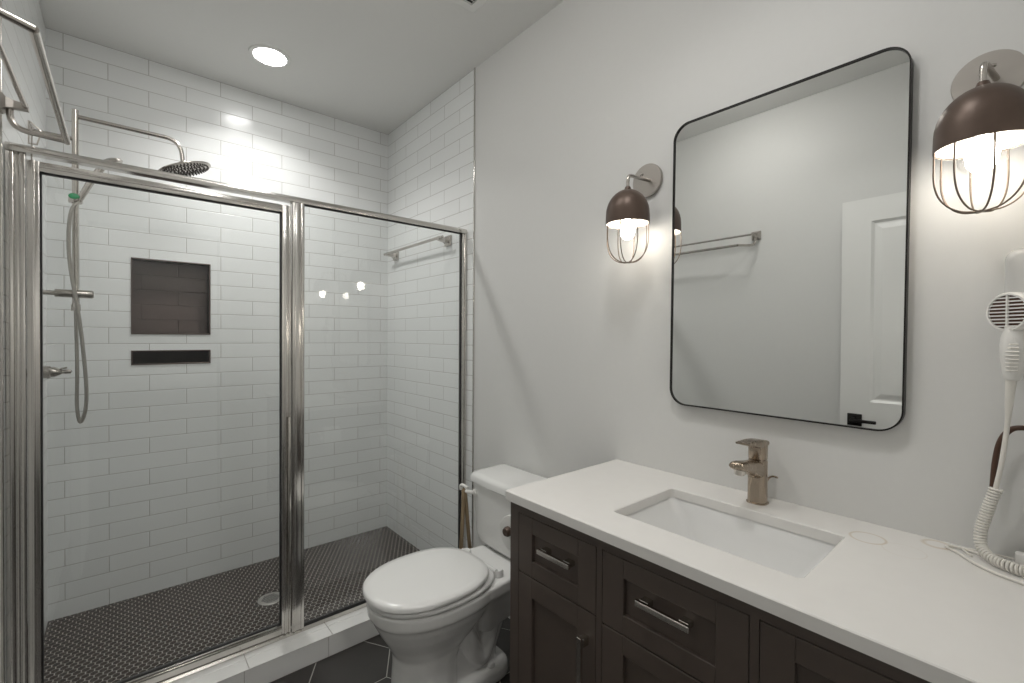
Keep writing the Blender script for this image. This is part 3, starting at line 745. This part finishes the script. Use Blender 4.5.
# foot flange
loft(bm, [rr3(.215, .60, .110, .104, .0, .075), rr3(.212, .60, .114, .106, .012, .075), rr3(.216, .60, .112, .104, .046, .075), rr3(.23, .58, .100, .094, .056, .07)])
bw = link('bowl', bm, M_PORC, toi)
rm = bw.modifiers.new('fuse', 'REMESH'); rm.mode = 'VOXEL'; rm.voxel_size = .0055; rm.use_smooth_shade = True
sm = bw.modifiers.new('soft', 'SMOOTH'); sm.factor = .5; sm.iterations = 7
# seat ring and lid
bm = new(); loft(bm, [egg(.30, .756, .180, .3885), egg(.298, .760, .184, .393), egg(.298, .760, .184, .402), egg(.302, .756, .180, .4065)]); st = link('seat', bm, M_SEAT, toi, ang=50)
bm = new(); loft(bm, [egg(.328, .763, .181, .4095), egg(.325, .768, .185, .413), egg(.325, .768, .185, .425), egg(.329, .762, .180, .431), egg(.35, .735, .156, .4345), egg(.41, .63, .07, .436)]); link('lid', bm, M_SEAT, toi, ang=50)
bm = new()
for s_ in (-1, 1):
    lathe(bm, [(.021, 0), (.021, .016), (.016, .023), (0, .024)], T(.300, s_*.105, .386), (0, 0, 1), 20)
tube(bm, [T(.314, -.112, .408), T(.314, .112, .408)], .0085, 12); link('hinge', bm, M_SEAT, toi)
for s_ in (-1, 1):
    bm = new(); lathe(bm, [(.015, 0), (.015, .010), (.011, .020), (0, .023)], T(.315, s_*.084, .050), (0, 0, 1), 18); link('bolt_cap', bm, M_PORC, toi)
# tank
def tk(f0, f1, hw, z, bulge=.014, r=.03, n=7):
    out = []
    for cx, cy, a0 in ((f1-r, 1, 0), (f0+.012, 1, 90), (f0+.012, -1, 180), (f1-r, -1, 270)):
        rr = r if cx > (f0+f1)/2 else .012
        for k in range(n+1):
            an = math.radians(a0+90*k/n); out.append([cx+rr*math.cos(an), cy*(hw-rr)+rr*math.sin(an)])
    front = []
    for p in out:
        if p[0] > (f0+f1)/2: p[0] += bulge*(1-(p[1]/hw)**2)
    # extra points along the front so that it curves
    i = len(out)-1
    extra = [[f1+bulge*(1-(q/8)**2*((hw-r)/hw)**2), q/8*(hw-r)] for q in range(-7, 8)]
    return [T(p[0], p[1], z) for p in out+extra]
bm = new(); loft(bm, [tk(.030, .180, .155, .388, .006), tk(.022, .195, .178, .41, .010), tk(.018, .200, .188, .46, .012), tk(.016, .206, .203, .675, .014)]); link('tank', bm, M_PORC, toi, ang=50)
bm = new(); loft(bm, [tk(.012, .212, .209, .677, .015), tk(.008, .218, .215, .682, .016), tk(.008, .218, .215, .704, .016, .04), tk(.012, .212, .210, .714, .015, .05), tk(.03, .195, .188, .720, .013, .05)]); link('tank_lid', bm, M_PORC, toi, ang=50)
bm = new(); lathe(bm, [(.015, 0), (.015, .010), (.010, .014)], T(.205, .168, .632), (-1, 0, 0), 18)
tube(bm, smoothpts([T(.216, .170, .632), T(.232, .176, .635), T(.234, .198, .633), T(.222, .214, .628)], 5), [.008]*15+[.009], 10); link('flush_lever', bm, M_PLASTIC, toi)
# beige hose looped beside the tank
t = empty('hose_loop', (XR-.19, 1.69, .3), 'beige brass-coloured hose loop hanging at left side of the toilet tank', 'hose')
bm = new()
P = smoothpts([(1.215, 1.705, .26), (1.195, 1.70, .40), (1.178, 1.695, .54), (1.166, 1.69, .612), (1.162, 1.69, .622), (1.158, 1.69, .612), (1.156, 1.69, .54), (1.150, 1.692, .40), (1.146, 1.70, .26)], 6)
tube(bm, P, .0088, 12); link('hose', bm, M_BRASS, t)
bm = new(); tube(bm, smoothpts([(1.146, 1.70, .262), (1.16, 1.70, .225), (1.19, 1.70, .215), (1.21, 1.703, .235), (1.215, 1.705, .262)], 5), .0088, 12)
tube(bm, smoothpts([(1.19, 1.70, .218), (1.25, 1.71, .19), (1.34, 1.71, .19), (1.362, 1.71, .19)], 5), .006, 10); link('supply_hose', bm, M_BRASS, t)
bm = new(); tube(bm, smoothpts([(1.160, 1.662, .640), (1.158, 1.69, .645), (1.156, 1.707, .640), (1.158, 1.708, .622)], 5), .0075, 10); link('hose_hook', bm, M_PLASTIC, t)['label'] = 'white plastic hook'

# ------------------------------------------------------------------ toilet paper
t = empty('paper_holder', (.98, V1, .70), 'dark knobbed toilet paper holder on the vanity side', 'paper holder')
px, py, pz = .932, 1.092, .700
bm = new(); tube(bm, arcpts([(.912, py, pz), (1.065, py, pz), (1.065, V1+.006, pz)], .014, 6), .0065, 12); link('rod', bm, M_BRONZE, t)
bm = new(); lathe(bm, [(.0, -.012), (.012, -.011), (.0155, -.004), (.0155, .004), (.010, .008), (.0065, .009)], (.916, py, pz), (1, 0, 0), 20, cap=False); link('end_knob', bm, M_BRONZE, t)
bm = new(); box(bm, 1.045, 1.085, V1+.0005, V1+.008, pz-.02, pz+.02, .002); link('mounting_plate', bm, M_BRONZE, t)
bm = new(); lathe(bm, [(.020, 0), (.056, 0), (.058, .002), (.058, .101), (.056, .103), (.020, .103), (.020, 0)], (px, py, pz-.0135), (1, 0, 0), 48, cap=False)
o = link('toilet_paper_roll', bm, M_PAPER); tag(o, 'white toilet paper roll on the holder beside the vanity', 'toilet paper'); recenter(o, (px+.05, py, pz-.07))

# ------------------------------------------------------------------ hair dryer on the right wall
hdn = empty('hair_dryer', (XR, .045, 1.36), 'white wall-mounted hair dryer with round brown-slotted grille and coiled cord', 'hair dryer')
G = Vector((1.300, .045, 1.364)); ax = Vector((-.80, .60, .0)).normalized()
# wall holder behind
bm = new(); P = rrect(.075, .150, .022, 6)
loft(bm, [[(x_, .018+p[0]*s_, 1.415+p[1]*s_) for p in P] for x_, s_ in ((XR-.001, 1), (XR-.050, .98), (XR-.060, .93), (XR-.064, .80))])
link('wall_holder', bm, M_GREY, hdn, ang=50)['label'] = 'pale grey wall cradle'
bm = new()
lathe(bm, [(.0, -.060), (.024, -.060), (.030, -.050), (.036, -.025), (.0385, -.006), (.0385, .004), (.0355, .009), (.0325, .009), (.0325, .003), (0, .002)], G, ax, 40, cap=False)
link('barrel', bm, M_PLASTIC, hdn, ang=40)
bm = new(); lathe(bm, [(0, .003), (.0324, .003), (.0324, .005), (0, .005)], G, ax, 40, cap=False); gr = link('grille', bm, M_SLOT, hdn); gr['label'] = 'dark brown slotted grille'
bm = new(); uu = Vector((0, 0, 1)).cross(ax).normalized(); zz_ = Vector((0, 0, 1))
def gbar(a0, a1, b0, b1, d0=.004, d1=.0085):
    vs = []
    for d_ in (d0, d1):
        for aa, bb in ((a0, b0), (a1, b0), (a1, b1), (a0, b1)): vs.append(G+ax*d_+uu*aa+zz_*bb)
    V = [bm.verts.new(p) for p in vs]
    for f in ((0, 1, 2, 3), (4, 5, 6, 7), (0, 1, 5, 4), (1, 2, 6, 5), (2, 3, 7, 6), (3, 0, 4, 7)): bm.faces.new([V[i] for i in f])
for k in range(-4, 5):
    z_ = k*.0068; h_ = math.sqrt(.0335**2-z_**2); gbar(-h_, h_, z_-.0012, z_+.0012)
gbar(-.0016, .0016, -.033, .033, .004, .009)
link('grille_bars', bm, M_PLASTIC, gr, smooth=False)
bm = new(); R = []
for z_, w_, d_ in ((1.338, .026, .026), (1.325, .032, .030), (1.315, .037, .034), (1.300, .040, .036), (1.275, .038, .034), (1.250, .032, .028), (1.236, .027, .024), (1.233, .022, .02)):
    R.append([(1.303+math.cos(2*PI*k/28)*d_/2, .041+math.sin(2*PI*k/28)*w_/2*.92, z_) for k in range(28)])
loft(bm, R); hn = link('handle', bm, M_PLASTIC, hdn, ang=60)
bm = new()
for k in range(8):
    z_ = 1.302-k*.0072; w_ = .008-.0004*abs(k-3)
    tube(bm, [(1.2865+.0015*abs(k-3)*.4-.0015, .041-w_, z_), (1.2835+.0015*abs(k-3)*.4, .042+.002, z_), (1.2885+.0015*abs(k-3)*.4, .041+w_+.002, z_)], .0014, 6)
link('grip_ribs', bm, M_IVORY, hn)
cp = smoothpts([(1.303, .043, 1.236), (1.310, .045, 1.20), (1.322, .047, 1.16), (1.33, .050, 1.12), (1.332, .056, 1.06), (1.332, .064, 1.005)], 8)
bm = new(); tube(bm, cp, [.0085-.0045*min(1, k/(len(cp)*.45)) for k in range(len(cp))], 12); link('cord', bm, M_IVORY, hdn)
# coiled part: a helix round a falling path that then lies on the counter
axis_pts = smoothpts([(1.332, .062, 1.012), (1.332, .069, .985), (1.330, .078, .945), (1.328, .083, .915), (1.322, .080, .889), (1.305, .066, .8785), (1.288, .045, .8775), (1.276, .015, .8775)], 40)
seg = [0.]
for p, q in zip(axis_pts, axis_pts[1:]): seg.append(seg[-1]+(q-p).length)
tot = seg[-1]; turns = int(tot/.0060); n_ = turns*14; hel = []; u = None; j = 0
for i in range(n_+1):
    s_ = tot*i/n_
    while j < len(seg)-2 and seg[j+1] < s_: j += 1
    fr = (s_-seg[j])/max(1e-9, seg[j+1]-seg[j]); p = axis_pts[j].lerp(axis_pts[j+1], fr); t_ = (axis_pts[j+1]-axis_pts[j]).normalized()
    if u is None: u, _ = frame_of(t_)
    u = (u-t_*u.dot(t_)).normalized(); v = t_.cross(u); an = 2*PI*turns*i/n_
    hel.append(p+(u*math.cos(an)+v*math.sin(an))*.0082)
bm = new(); tube(bm, hel, .0025, 6); link('coiled_cord', bm, M_IVORY, hdn)
# brown hanging strap behind the cord
bm = new(); tube(bm, smoothpts([(1.352, .068, 1.00), (1.352, .065, 1.06), (1.350, .058, 1.105), (1.348, .045, 1.130), (1.346, .030, 1.137), (1.346, .010, 1.135), (1.35, -.008, 1.125)], 8), .0052, 10)
o = link('brown_cord', bm, M_STRAP); tag(o, 'dark brown curved cord behind the white dryer cord on the wall', 'cord'); recenter(o, (1.35, .04, 1.1))
# flat charging wires lying on the counter
for nm, pts, r_, lb in (
    ('wire', [(1.340, .005, .869), (1.330, .050, .869), (1.343, .090, .869), (1.348, .122, .869), (1.334, .134, .869), (1.315, .115, .869), (1.275, .085, .869), (1.250, .050, .869), (1.235, .010, .869)], .0026, 'off-white looped wire lying on the counter against the wall'),
    ('wire', [(1.365, .010, .869), (1.362, .070, .869), (1.352, .108, .8685), (1.325, .100, .8685), (1.318, .094, .8685)], .0020, 'thin off-white wire between the looped wire and the wall')):
    bm = new(); tube(bm, smoothpts(pts, 10), r_, 8); o = link(nm, bm, M_IVORY); tag(o, lb, 'wire'); recenter(o, pts[2])
# white power adapter
t = empty('power_plug', (1.345, .03, .866), 'small white power adapter on the counter at right edge', 'plug')
bm = new(); box(bm, 1.336, 1.362, .018, .036, .8665, .889, .004); box(bm, 1.338, 1.360, -.010, .018, .8655, .896, .005); link('adapter_body', bm, M_PLASTIC, t)
